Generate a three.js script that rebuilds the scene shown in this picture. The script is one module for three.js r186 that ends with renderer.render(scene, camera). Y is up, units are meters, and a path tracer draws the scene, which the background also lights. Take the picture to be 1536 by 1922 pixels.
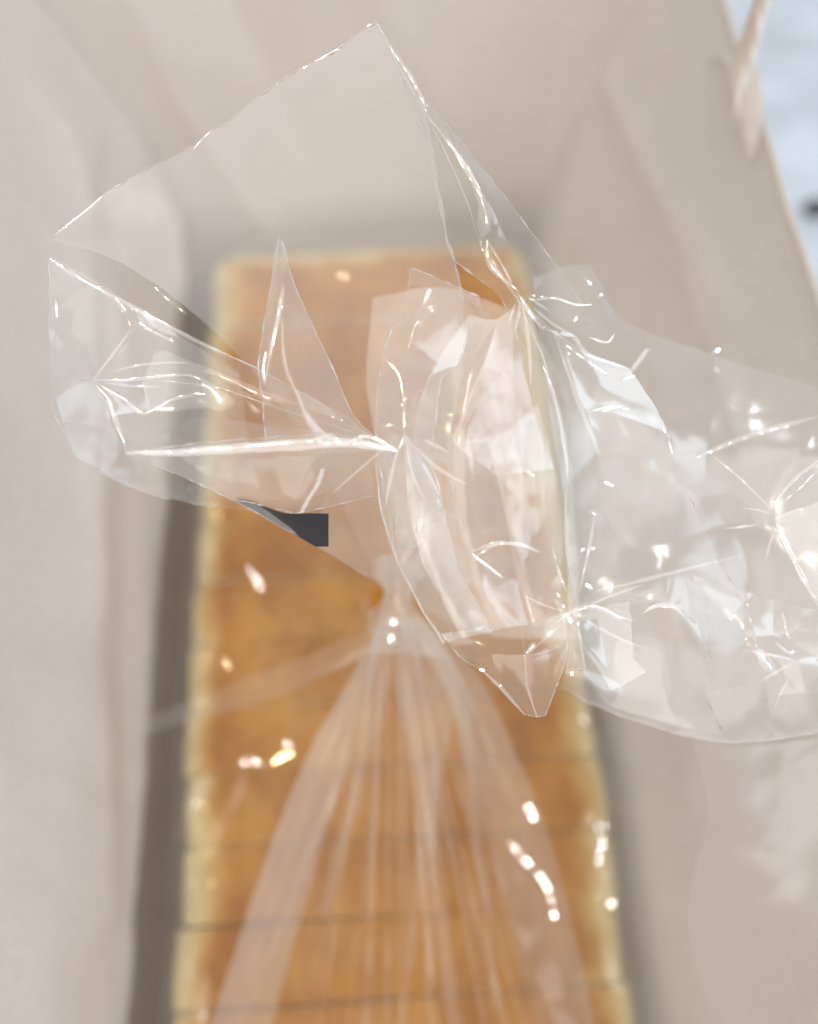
import * as THREE from 'three';
import { mergeGeometries } from 'three/addons/utils/BufferGeometryUtils.js';
import { ImprovedNoise } from 'three/addons/math/ImprovedNoise.js';
import { RectAreaLightUniformsLib } from 'three/addons/lights/RectAreaLightUniformsLib.js';
RectAreaLightUniformsLib.init();

// ---------------------------------------------------------------- camera, light, exposure
const scene = new THREE.Scene();
const W = 1536, H = 1922, F = 1575, TILT = THREE.MathUtils.degToRad(24);
const eye = new THREE.Vector3(0, 0.37, 0);
const ahead = new THREE.Vector3(0, -Math.cos(TILT), -Math.sin(TILT));
const upward = new THREE.Vector3(0, Math.sin(TILT), -Math.cos(TILT));
const camera = new THREE.PerspectiveCamera(THREE.MathUtils.radToDeg(2 * Math.atan(H / 2 / F)), W / H, 0.01, 30);
camera.position.copy(eye);
camera.up.set(0, 0, -1);
camera.lookAt(eye.clone().add(ahead));
camera.focus = 0.127;
camera.userData.fStop = 6.4;

scene.background = new THREE.Color().setRGB(0.50, 0.485, 0.465);            // the dim rest of the shop
const renderer = new THREE.WebGLRenderer({ antialias: true });
renderer.toneMapping = THREE.LinearToneMapping;
renderer.toneMappingExposure = 0.85;
renderer.shadowMap.enabled = true;

// lamps overhead: each is a glowing panel in a frame and an area light of its size
const LAMPS = [
  // name, x, y, z, width, depth, r, g, b, radiance, label
  ['ceiling_light', 0.10, 2.30, 1.70, 4.20, 5.00, 1.0, 0.968, 0.93, 1.02, 'very large luminous white ceiling panel above the bag'],
  ['ceiling_light', 1.75, 1.40, 0.20, 1.25, 1.05, 0.76, 0.89, 1.0, 3.4, 'square cool white panel light to the right of the bag'],
  ['spotlight', -0.95, 1.75, -0.35, 0.06, 0.06, 1.0, 0.83, 0.46, 270, 'small square amber spotlight up to the left of the bag'],
  ['spotlight', 0.30, 2.10, 0.30, 0.06, 0.06, 1.0, 0.93, 0.82, 290, 'small square white spotlight nearly overhead'],
  ['spotlight', 0.75, 1.95, -0.75, 0.06, 0.06, 0.94, 0.97, 1.0, 270, 'small square cool spotlight beyond the right wall of the bag'],
];

// ---------------------------------------------------------------- helpers
const noiser = new ImprovedNoise();
const N3 = (x, y, z = 0) => noiser.noise(x, y, z);
const fbm = (x, y, z, o = 4) => { let s = 0, a = 0.5; for (let i = 0; i < o; i++, a *= 0.5, x *= 2.03, y *= 2.03, z += 7.3) s += a * N3(x, y, z); return s; };
const clamp = (x, a = 0, b = 1) => Math.min(b, Math.max(a, x));
const lerp = (a, b, t) => a + (b - a) * t;
const sstep = (a, b, x) => { const t = clamp((x - a) / (b - a)); return t * t * (3 - 2 * t); };
let seed = 20250;
const rnd = () => { seed = (seed * 1664525 + 1013904223) >>> 0; return seed / 4294967296; };
const names = new Map();
const numbered = (n) => { const k = names.get(n) ?? 0; names.set(n, k + 1); return k ? `${n}_${String(k).padStart(3, '0')}` : n; };
function thing(name, label, category, pos, parent = scene) {
  const g = new THREE.Group(); g.name = numbered(name); g.position.copy(pos); g.userData = { label, category };
  parent.add(g); return g;
}
function part(name, geo, mat, parent, label) {
  const m = new THREE.Mesh(geo, mat); m.name = numbered(name); m.castShadow = m.receiveShadow = true;
  if (label) m.userData.label = label;
  parent.add(m); return m;
}
// a point of the place seen at pixel (px, py) of the photograph, z metres in front of the lens
const P = (px, py, z) => eye.clone().addScaledVector(ahead, z).add(new THREE.Vector3((px - W / 2) / F * z, 0, 0)).addScaledVector(upward, (H / 2 - py) / F * z);
function gridGeo(nu, nv, at, uvAt) {
  const p = [], uv = [], ix = [], v = new THREE.Vector3();
  for (let j = 0; j <= nv; j++) for (let i = 0; i <= nu; i++) {
    at(i / nu, j / nv, v); p.push(v.x, v.y, v.z);
    const q = uvAt ? uvAt(i / nu, j / nv) : [i / nu, j / nv]; uv.push(q[0], q[1]);
  }
  for (let j = 0; j < nv; j++) for (let i = 0; i < nu; i++) {
    const a = j * (nu + 1) + i, b = a + 1, c = a + nu + 1, d = c + 1;
    ix.push(a, c, b, b, c, d);
  }
  const g = new THREE.BufferGeometry();
  g.setAttribute('position', new THREE.Float32BufferAttribute(p, 3));
  g.setAttribute('uv', new THREE.Float32BufferAttribute(uv, 2));
  g.setIndex(ix); g.computeVertexNormals(); return g;
}
// a sheet with thickness: both faces and the four edges
function slab(nu, nv, at, th, uvAt) {
  const g = gridGeo(nu, nv, at, uvAt), n = g.attributes.normal, p = g.attributes.position, c = p.count;
  const pos = [...p.array], uv = [...g.attributes.uv.array], ix = [...g.index.array];
  for (let i = 0; i < c; i++) { pos.push(p.getX(i) - n.getX(i) * th, p.getY(i) - n.getY(i) * th, p.getZ(i) - n.getZ(i) * th); uv.push(g.attributes.uv.getX(i), g.attributes.uv.getY(i)); }
  for (let k = 0; k < g.index.count; k += 3) ix.push(ix[k] + c, ix[k + 2] + c, ix[k + 1] + c);
  const ring = [];
  for (let i = 0; i < nu; i++) ring.push(i);
  for (let j = 0; j < nv; j++) ring.push(j * (nu + 1) + nu);
  for (let i = nu; i > 0; i--) ring.push(nv * (nu + 1) + i);
  for (let j = nv; j > 0; j--) ring.push(j * (nu + 1));
  const s = pos.length / 3;
  for (const r of ring) for (const o of [r, r + c]) { pos.push(pos[o * 3], pos[o * 3 + 1], pos[o * 3 + 2]); uv.push(uv[o * 2], uv[o * 2 + 1]); }
  for (let k = 0; k < ring.length; k++) { const a = s + 2 * k, b = s + 2 * ((k + 1) % ring.length); ix.push(a, b, a + 1, b, b + 1, a + 1); }
  const out = new THREE.BufferGeometry();
  out.setAttribute('position', new THREE.Float32BufferAttribute(pos, 3));
  out.setAttribute('uv', new THREE.Float32BufferAttribute(uv, 2));
  out.setIndex(ix); out.computeVertexNormals(); return out;
}
function texture(w, h, fn, srgb = false) {
  const d = new Uint8Array(w * h * 4), c = [0, 0, 0];
  for (let y = 0; y < h; y++) for (let x = 0; x < w; x++) {
    fn((x + 0.5) / w, (y + 0.5) / h, c); const o = (y * w + x) * 4;
    for (let k = 0; k < 3; k++) d[o + k] = clamp(c[k], 0, 1) * 255;
    d[o + 3] = 255;
  }
  const t = new THREE.DataTexture(d, w, h); t.wrapS = t.wrapT = THREE.RepeatWrapping; t.magFilter = THREE.LinearFilter;
  if (srgb) t.colorSpace = THREE.SRGBColorSpace;
  t.needsUpdate = true; return t;
}
const tube = (pts, r, seg = null, sides = 6) => new THREE.TubeGeometry(new THREE.CatmullRomCurve3(pts, false, 'centripetal'), seg ?? Math.max(8, pts.length * 2), r, sides);

// ---------------------------------------------------------------- the table
const tableTex = texture(512, 512, (u, v, c) => {
  const n = fbm(u * 9, v * 22, 1.5, 4), m = fbm(u * 40, v * 46, 4.1, 3);
  const k = 0.83 + 0.13 * n + 0.05 * m; c[0] = k * 0.935; c[1] = k * 0.985; c[2] = k * 1.045;
}, true);
const table = gridGeo(2, 2, (u, v, p) => p.set(lerp(-1.5, 1.5, u), -0.004, lerp(-1.5, 1.2, v)), (u, v) => [u * 6, v * 6]);
const tableMesh = part('table_top', table, new THREE.MeshPhysicalMaterial({ map: tableTex, roughness: 0.42, specularIntensity: 0.6 }), scene, 'pale blue white table top under the bag');
tableMesh.userData.kind = 'structure';

// ---------------------------------------------------------------- the paper bag
const YAW = THREE.MathUtils.degToRad(3);
const bagAt = new THREE.Vector3(-0.0015, 0, 0.03);
const bag = thing('paper_bag', 'open white paper carrier bag holding the sliced loaf', 'paper bag', bagAt);
bag.rotation.y = YAW;
const toBag = (v) => v.clone().sub(bagAt).applyAxisAngle(new THREE.Vector3(0, 1, 0), -YAW);
// pixel -> (z, y) on the plane X = x of the bag's own axes
function onWall(px, py, x) {
  const a = toBag(eye), b = toBag(P(px, py, 1)).sub(a), t = (x - a.x) / b.x;
  return [a.z + b.z * t, a.y + b.y * t];
}
function onBack(px, py, z) {
  const a = toBag(eye), b = toBag(P(px, py, 1)).sub(a), t = (z - a.z) / b.z;
  return [a.x + b.x * t, a.y + b.y * t];
}
const paperBump = texture(512, 512, (u, v, c) => { const k = 0.5 + 0.5 * fbm(u * 60, v * 60, 2.2, 3) + 0.35 * fbm(u * 24, v * 90, 8, 2); c[0] = c[1] = c[2] = k; });
const paperMap = texture(512, 512, (u, v, c) => { const k = 0.925 + 0.02 * fbm(u * 5, v * 5, 3, 4) + 0.018 * N3(u * 90, v * 90, 5); c[0] = k; c[1] = k * 0.975; c[2] = k * 0.954; }, true);
const paper = new THREE.MeshPhysicalMaterial({ map: paperMap, bumpMap: paperBump, bumpScale: 0.00006, roughness: 1, transmission: 0.5, thickness: 0, specularIntensity: 0.5, side: THREE.DoubleSide });
const profile = (pts) => (y) => {                     // piecewise smooth x of a wall by its height
  for (let i = 0; i < pts.length - 1; i++) if (y <= pts[i + 1][0] || i === pts.length - 2) {
    const t = (y - pts[i][0]) / (pts[i + 1][0] - pts[i][0]); return lerp(pts[i][1], pts[i + 1][1], t);
  }
};
const smoothed = (f, r) => (y) => (f(y - r) + 2 * f(y - r / 2) + 2 * f(y) + 2 * f(y + r / 2) + f(y + r)) / 8;
// distance from a polyline
function distPoly(x, y, pl) {
  let d = 1e9;
  for (let i = 0; i < pl.length - 1; i++) {
    const [ax, ay] = pl[i], [bx, by] = pl[i + 1], l2 = (bx - ax) ** 2 + (by - ay) ** 2, t = clamp(((x - ax) * (bx - ax) + (y - ay) * (by - ay)) / l2);
    d = Math.min(d, Math.hypot(x - ax - t * (bx - ax), y - ay - t * (by - ay)));
  }
  return d;
}
const Z0 = -0.275, Z1 = 0.16, RIM_L = 0.232, RIM_R = 0.219;
const leftX = smoothed(profile([[0, -0.094], [0.06, -0.088], [0.112, -0.0735], [0.15, -0.0800], [0.19, -0.098], [0.24, -0.121]]), 0.004);
const rightX = smoothed(profile([[0, 0.075], [0.06, 0.0665], [0.11, 0.0685], [0.145, 0.0765], [0.18, 0.0880], [0.23, 0.1030]]), 0.018);
const rcreases = [
  [[onWall(1166, 112, 0.09), onWall(1196, 250, 0.088), onWall(1262, 430, 0.085), onWall(1300, 640, 0.08)], 0.0016, 0.0028],
  [[onWall(1150, 60, 0.09), onWall(1128, 250, 0.085), onWall(1090, 520, 0.08)], 0.0022, 0.004],
  [[onWall(1300, 640, 0.08), onWall(1360, 1000, 0.08), onWall(1400, 1500, 0.08)], -0.0016, 0.004],
  [[onWall(1168, 130, 0.09), onWall(1235, 380, 0.085), onWall(1290, 690, 0.08)], 0.0034, 0.008],
  [[onWall(1290, 690, 0.08), onWall(1330, 900, 0.08)], 0.003, 0.008],
  [[onWall(1300, 250, 0.09), onWall(1400, 620, 0.085), onWall(1480, 1000, 0.08)], -0.0030, 0.012],
  [[onWall(1060, 560, 0.08), onWall(1230, 700, 0.08)], 0.0030, 0.009],
  [[onWall(1370, 210, 0.095), onWall(1384, 300, 0.095)], -0.0035, 0.0022],
  [[onWall(1330, 1500, 0.08), onWall(1500, 1700, 0.085)], 0.0022, 0.010],
];
const lcreases = [
  [[onWall(50, 250, -0.11), onWall(62, 500, -0.1), onWall(40, 1000, -0.1)], 0.0016, 0.003],
  [[onWall(215, 950, -0.085), onWall(200, 1300, -0.085), onWall(160, 1800, -0.085)], 0.0012, 0.003],
  [[onWall(130, 500, -0.09), onWall(110, 1000, -0.09), onWall(90, 1700, -0.09)], 0.0036, 0.012],
  [[onWall(20, 250, -0.11), onWall(30, 700, -0.11)], 0.0035, 0.008],
  [[onWall(190, 900, -0.085), onWall(170, 1500, -0.085)], -0.0024, 0.006],
  [[onWall(60, 60, -0.11), onWall(170, 280, -0.1), onWall(280, 520, -0.085)], 0.0040, 0.008],
];
const backZ = profile([[0, -0.272], [0.12, -0.2765], [0.24, -0.300]]);
const side = (fx, rim, sign, creases) => (u, v, p) => { // one long wall
  const y = lerp(0, rim, v), z = lerp(backZ(y) - 0.001, Z1, u) ;
  const w = sstep(0, 0.25, v);
  let d = 0.0035 * fbm(z * 14, y * 10, 1 + sign, 3) + 0.0022 * Math.abs(N3(z * 22 + 3, y * 12, 9 * sign)) + 0.0006 * N3(z * 90, y * 70, 3);
  for (const [pl, a, wd] of creases) d += a * Math.exp(-distPoly(z, y, pl) / wd);
  d *= 1 - 0.6 * sstep(0.7, 1, v);
  const end = sstep(backZ(y), backZ(y) + 0.02, z);
  p.set(fx(y) - sign * d * w * end, y, z);
};
part('side_panel', slab(150, 90, side(leftX, RIM_L, -1, lcreases), 0.0004, (u, v) => [u * 2.2, v * 1.1]), paper, bag, 'left inner wall of the bag with a folded gusset crease');
part('side_panel', slab(170, 110, (u, v, p) => side(rightX, RIM_R, 1, rcreases)(1 - u, v, p), 0.0004, (u, v) => [u * 2.2, v * 1.1]), paper, bag, 'creased right wall of the bag');
const bcreases = [
  [[onBack(235, 0, -0.285), onBack(330, 200, -0.28), onBack(520, 440, -0.277)], 0.0045, 0.010],
  [[onBack(420, 0, -0.285), onBack(600, 330, -0.28)], -0.0026, 0.014],
  [[onBack(1075, 0, -0.285), onBack(1030, 250, -0.28), onBack(985, 470, -0.277)], -0.0050, 0.014],
  [[onBack(700, 0, -0.285), onBack(900, 300, -0.28)], 0.0012, 0.012],
];
part('back_panel', slab(110, 70, (u, v, p) => {
  const y = v * 0.24, x = lerp(leftX(y), rightX(y), u);
  let d = 0.004 * fbm(x * 16, y * 9, 5, 3);
  for (const [pl, a, w] of bcreases) d += a * Math.exp(-distPoly(x, y, pl) / w);
  p.set(x, y, backZ(y) + d * Math.sin(Math.PI * clamp(u * 1.0)) ** 0.5 * sstep(0, 0.2, v));
}, 0.0004, (u, v) => [u * 0.9, v * 1.1]), paper, bag);
part('front_panel', slab(20, 20, (u, v, p) => { const y = v * 0.24; p.set(lerp(rightX(y), leftX(y), u), y, Z1 + 0.004 * Math.sin(v * 3)); }, 0.0004, (u, v) => [u * 0.9, v * 1.1]), paper, bag);
part('base_panel', slab(10, 20, (u, v, p) => p.set(lerp(-0.094, 0.075, u), 0.0006, lerp(Z0, Z1, v)), 0.0005, (u, v) => [u * 0.9, v * 2]), paper, bag);
// turned edges along the rims
for (const [fx, rim, sign, cr] of [[leftX, RIM_L, -1, lcreases], [rightX, RIM_R, 1, rcreases]]) {
  const f = side(fx, rim, sign, cr), pts = [];
  for (let i = 0; i <= 60; i++) { const p = new THREE.Vector3(); f(i / 60, 1, p); pts.push(p.clone()); }
  part('rim_edge', tube(pts, 0.0008, 160, 8), paper, bag);
}
// twisted paper handle: a cord glued to the inside of the right wall, with the torn paper round its root
const handleMat = new THREE.MeshPhysicalMaterial({ map: paperMap, bumpMap: paperBump, bumpScale: 0.0001, roughness: 0.7, color: new THREE.Color().setRGB(0.98, 0.96, 0.94) });
{
  const path = new THREE.CatmullRomCurve3([P(1377, 215, 0.208), P(1386, 165, 0.199), P(1402, 95, 0.190), P(1424, 25, 0.180), P(1446, -45, 0.168), P(1462, -120, 0.155), P(1440, -240, 0.14)].map(toBag));
  const nu = 22, nv = 120, fr = path.computeFrenetFrames(nv, false);
  const g = gridGeo(nu, nv, (u, v, p) => {
    const k = Math.round(v * nv), c = path.getPointAt(v), a = u * Math.PI * 2, tw = v * 9;
    const r = 0.0026 * lerp(0.5, 1, sstep(0, 0.28, v)) * (1 + 0.16 * Math.cos(2 * (a + tw)) + 0.07 * Math.cos(5 * (a + tw * 1.3)));
    p.copy(c).addScaledVector(fr.normals[k], Math.cos(a) * r).addScaledVector(fr.binormals[k], Math.sin(a) * r * 0.72);
  }, (u, v) => [u * 0.2, v]);
  part('handle', g, handleMat, bag, 'twisted white paper cord handle');
}
part('handle_flap', slab(30, 14, (u, v, p) => {         // curled lip of torn paper beside the cord
  const row = [[1316, 118], [1338, 112], [1356, 130], [1362, 165], [1372, 205], [1381, 262], [1386, 300]];
  const t = u * (row.length - 1), i = Math.min(row.length - 2, Math.floor(t)), f = t - i;
  const x = lerp(row[i][0], row[i + 1][0], f), y = lerp(row[i][1], row[i + 1][1], f), w = 22 * Math.sin(Math.PI * clamp(u, 0.04, 0.96)) + 3;
  const [wz, wy] = onWall(x + v * w, y - v * w * 0.25, 0.094);
  p.set(rightX(wy) - 0.0016 - 0.0048 * Math.sin(Math.PI * (0.12 + 0.88 * v)) * Math.sin(Math.PI * clamp(u, 0.05, 0.95)), wy, wz);
}, 0.0003, (u, v) => [u * 0.2, v * 0.1]), paper, bag, 'curled torn flap of white paper where the handle is glued');

// ---------------------------------------------------------------- the loaf
const loaf = thing('bread_loaf', 'golden brown sliced square loaf lying inside the paper bag', 'bread', bagAt);
loaf.rotation.y = YAW;
const HALF = 0.0608, TALL = 0.1185, RAD = 0.0075;
const perim = [];                                        // rounded square, starting and ending in the middle of the underside
{
  const arc = (cx, cy, a0) => { for (let k = 0; k <= 8; k++) { const a = a0 + k / 8 * Math.PI / 2; perim.push([cx + Math.cos(a) * RAD, cy + Math.sin(a) * RAD]); } };
  const run = (ax, ay, bx, by, n) => { for (let k = 1; k < n; k++) perim.push([lerp(ax, bx, k / n), lerp(ay, by, k / n)]); };
  perim.push([0, 0]); run(0, 0, HALF - RAD, 0, 5); arc(HALF - RAD, RAD, -Math.PI / 2);
  run(HALF, RAD, HALF, TALL - RAD, 9); arc(HALF - RAD, TALL - RAD, 0);
  run(HALF - RAD, TALL, -HALF + RAD, TALL, 24); arc(-HALF + RAD, TALL - RAD, Math.PI / 2);
  run(-HALF, TALL - RAD, -HALF, RAD, 9); arc(-HALF + RAD, RAD, Math.PI); run(-HALF + RAD, 0, 0, 0, 5); perim.push([0, 0]);
}
const along = [0]; for (let i = 1; i < perim.length; i++) along.push(along[i - 1] + Math.hypot(perim[i][0] - perim[i - 1][0], perim[i][1] - perim[i - 1][1]));
const ROUND = along[along.length - 1], LEN = 0.42;
const SLICE = 0.0197, FIRST = -0.2590;
const crustTex = texture(1024, 1024, (u, v, c) => {
  const s = u * ROUND, z = v * LEN, t = Math.abs(s - ROUND / 2), e = Math.min(0.0562 - t, z - 0.0065 + 0.002 * N3(s * 60, 1, 4));       // e: metres in from the upper edge
  const k = Math.floor(z / SLICE), own = N3(k * 3.7, 0.5, s > ROUND / 2 ? 2 : 7);
  const n1 = fbm(s * 55, z * 40, 1, 4), n2 = fbm(s * 210, z * 150, 4, 3), n3 = N3(s * 900, z * 900, 8), n4 = fbm(s * 90, z * 22, 12, 3);
  const frac = (z / SLICE) % 1, mid = Math.sin(frac * Math.PI);
  let brown = sstep(-0.0045, 0.0085, e - 0.0012 - 0.0030 * own + 0.006 * n1 + 0.0010 * mid);
  const deep = clamp(0.5 + 1.15 * n1 + 0.65 * n2 + 0.24 * n3 + 0.65 * n4 + 0.45 * own);
  const pale = [0.895, 0.845, 0.675], gold = [0.805, 0.580, 0.260], dark = [0.640, 0.400, 0.105];
  const sidec = sstep(0.010, 0.03, -e), kk = 0.97 + 0.06 * n2 + 0.05 * n3;
  for (let i = 0; i < 3; i++) {
    const b = lerp(gold[i], dark[i], deep), p = lerp(pale[i], [0.86, 0.70, 0.43][i], sidec * (0.6 + n1));
    c[i] = lerp(p, b, brown) * kk;
  }
}, true);
const crustBump = texture(1024, 1024, (u, v, c) => { const k = 0.5 + 0.45 * fbm(u * 260, v * 240, 2, 3) + 0.5 * fbm(u * 40, v * 36, 6, 3); c[0] = c[1] = c[2] = k; });
const crust = new THREE.MeshPhysicalMaterial({ map: crustTex, bumpMap: crustBump, bumpScale: 0.0006, roughness: 0.78, specularIntensity: 0.45 });
const crumbTex = texture(256, 256, (u, v, c) => { const k = 0.94 + 0.12 * fbm(u * 30, v * 30, 3, 4); c[0] = k * 0.97; c[1] = k * 0.92; c[2] = k * 0.78; }, true);
const crumb = new THREE.MeshPhysicalMaterial({ map: crumbTex, bumpMap: crumbTex, bumpScale: 0.0006, roughness: 0.95 });
for (let k = 0; k < 19; k++) {
  const z0 = FIRST + k * SLICE, jx = (rnd() - 0.5) * 0.0014, jy = (rnd() - 0.5) * 0.0016, jr = (rnd() - 0.5) * 0.014, wob = rnd() * 50, lean = (rnd() - 0.5) * 0.014, grow = 1 + (rnd() - 0.5) * 0.007;
  const stations = k === 0 ? [0, 0.0012, 0.003, 0.006, 0.011, 0.0175, 0.0190, 0.0195] : [0.0001, 0.0004, 0.0016, 0.006, 0.010, 0.0140, 0.0180, 0.0191, 0.0195];
  const L = stations.length - 1, pos = (j, i, v) => {
    const s = stations[j], [x, y] = perim[i];
    let inset = 0.0005 * Math.exp(-s / 0.0006) + 0.0005 * Math.exp(-(0.0196 - s) / 0.0006);
    if (k === 0) inset = 0.013 * (1 - Math.sqrt(1 - (1 - clamp(s / 0.013)) ** 2)) + 0.0006 * Math.exp(-(0.0196 - s) / 0.0007);
    const cx = 0, cy = TALL / 2, q = Math.hypot(x - cx, y - cy) || 1;
    const bow = 0.00025 * Math.sin(s / SLICE * Math.PI) + 0.0008 * N3(x * 40 + wob, y * 40, s * 60);
    const f = grow * (1 + (bow - inset) / (Math.max(Math.abs(x - cx), Math.abs(y - cy))));
    let X = cx + (x - cx) * f, Y = Math.max(cy + (y - cy) * f, 0);
    return v.set(X + jx + jr * (Y - 0.06) * 0.3, Y + (Y > 0.03 ? jy : 0) + jr * X * (Y / TALL) * 0.5, z0 + s + lean * X * (Y / TALL));
  };
  const g = gridGeo(perim.length - 1, L, (u, v, p) => pos(Math.round(v * L), Math.round(u * (perim.length - 1)), p),
    (u, v) => [along[Math.round(u * (perim.length - 1))] / ROUND, (z0 - FIRST + stations[Math.round(v * L)] + 0.0001) / LEN]);
  { // wind faces outward
    const ix = g.index.array; for (let q = 0; q < ix.length; q += 3) [ix[q + 1], ix[q + 2]] = [ix[q + 2], ix[q + 1]];
    g.computeVertexNormals();
    const n = g.attributes.normal, m = perim.length; // close the seam's shading
    for (let j = 0; j <= L; j++) for (const c of ['X', 'Y', 'Z']) { const a = n['get' + c](j * m) + n['get' + c](j * m + m - 1); n['set' + c](j * m, a / 2); n['set' + c](j * m + m - 1, a / 2); }
  }
  const slice = part('bread_slice', g, crust, loaf);
  const caps = [];
  for (const j of [0, L]) {
    const v = new THREE.Vector3(), p = [], uv = [], ix = [], c = new THREE.Vector3(); pos(j, 0, c); c.y = TALL / 2; p.push(c.x, c.y, c.z); uv.push(0.5, 0.5);
    for (let i = 0; i < perim.length; i++) { pos(j, i, v); p.push(v.x, v.y, v.z); uv.push(v.x * 8, v.y * 8); }
    for (let i = 1; i < perim.length; i++) ix.push(0, ...(j ? [i, i + 1] : [i + 1, i]));
    const cg = new THREE.BufferGeometry(); cg.setAttribute('position', new THREE.Float32BufferAttribute(p, 3)); cg.setAttribute('uv', new THREE.Float32BufferAttribute(uv, 2)); cg.setIndex(ix); cg.computeVertexNormals(); caps.push(cg);
  }
  part(k === 0 ? 'crust_end' : 'crumb', mergeGeometries(caps), k === 0 ? crust : crumb, slice);
}

// ---------------------------------------------------------------- the clear film bag
const sheetOf = (transmission, roughness, ior) => new THREE.MeshPhysicalMaterial({ color: 0xffffff, transmission, roughness, ior, thickness: 0, side: THREE.DoubleSide });
const film = sheetOf(0.955, 0.17, 1.85), filmClear = sheetOf(0.975, 0.15, 1.7), filmDense = sheetOf(0.925, 0.19, 1.95), filmLayered = sheetOf(0.86, 0.2, 2.1), filmVeil = sheetOf(0.86, 0.2, 2.1), filmFold = sheetOf(0.97, 0.06, 2.0), filmRoll = sheetOf(0.93, 0.07, 2.4);
const filmEdge = new THREE.MeshPhysicalMaterial({ color: 0xffffff, transmission: 0.94, roughness: 0.05, ior: 1.5, thickness: 0.0003, side: THREE.DoubleSide });
const weldMat = new THREE.MeshPhysicalMaterial({ color: 0xffffff, transmission: 0.9, roughness: 0.12, ior: 1.7, thickness: 0, side: THREE.DoubleSide });
const filmAt = new THREE.Vector3(-0.005, 0.121, -0.06);
const filmBag = thing('plastic_bag', 'clear crumpled film bag gathered above the loaf with its mouth flaring open', 'plastic bag', filmAt);
const own = (g) => g.translate(-filmAt.x, -filmAt.y, -filmAt.z);
// crumple: many straight folds laid over one another
const tri = (x) => Math.abs(((x % 1) + 1) % 1 - 0.5) * 2;
const ridge = (x) => { const t = ((x % 1) + 1) % 1; return 1 - 1.25 * Math.sin(Math.PI * t) + 0.25 * Math.sin(Math.PI * t) ** 3; };
function crumple(x, y, s) {
  const X = x / 100, Y = y / 100; let sum = 0;
  const wx = 0.35 * N3(X * 0.7, Y * 0.7, s), wy = 0.35 * N3(X * 0.7 + 9, Y * 0.7, s);
  for (let i = 0; i < 5; i++) {
    const a = s * 1.7 + i * 2.399, f = 0.33 * Math.pow(1.45, i), q = N3(X * 0.55 + i * 5, Y * 0.55, s + i);
    const m = i < 4 ? 0.35 + 0.65 * clamp(0.5 + 1.3 * q) : clamp(0.12 + 2.2 * q);
    sum += m * (ridge(((X + wx) * Math.cos(a) + (Y + wy) * Math.sin(a)) * f + i * 0.37) - 0.5) / Math.pow(1.5, i);
  }
  return sum;
}
const cr = (a, b, c, d, t) => 0.5 * (2 * b + (c - a) * t + (2 * a - 5 * b + 4 * c - d) * t * t + (3 * b - a - 3 * c + d) * t * t * t);
function netAt(net, u, v, k) {
  const R = net.length - 1, C = net[0].length - 1;
  const x = clamp(u) * C, y = clamp(v) * R, i = Math.min(C - 1, Math.floor(x)), j = Math.min(R - 1, Math.floor(y)), s = x - i, t = y - j;
  const g = (jj, ii) => net[clamp(jj, 0, R)][clamp(ii, 0, C)], out = [0, 0, 0];
  for (let q = 0; q < 3; q++) {
    const rows = [-1, 0, 1, 2].map((dj) => cr(g(j + dj, i - 1)[q], g(j + dj, i)[q], g(j + dj, i + 1)[q], g(j + dj, i + 2)[q], s));
    const sm = cr(rows[0], rows[1], rows[2], rows[3], t);
    const li = lerp(lerp(g(j, i)[q], g(j, i + 1)[q], s), lerp(g(j + 1, i)[q], g(j + 1, i + 1)[q], s), t);
    out[q] = lerp(li, sm, k);
  }
  return out;
}
const edgeGeos = [], creaseGeos = [];
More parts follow.
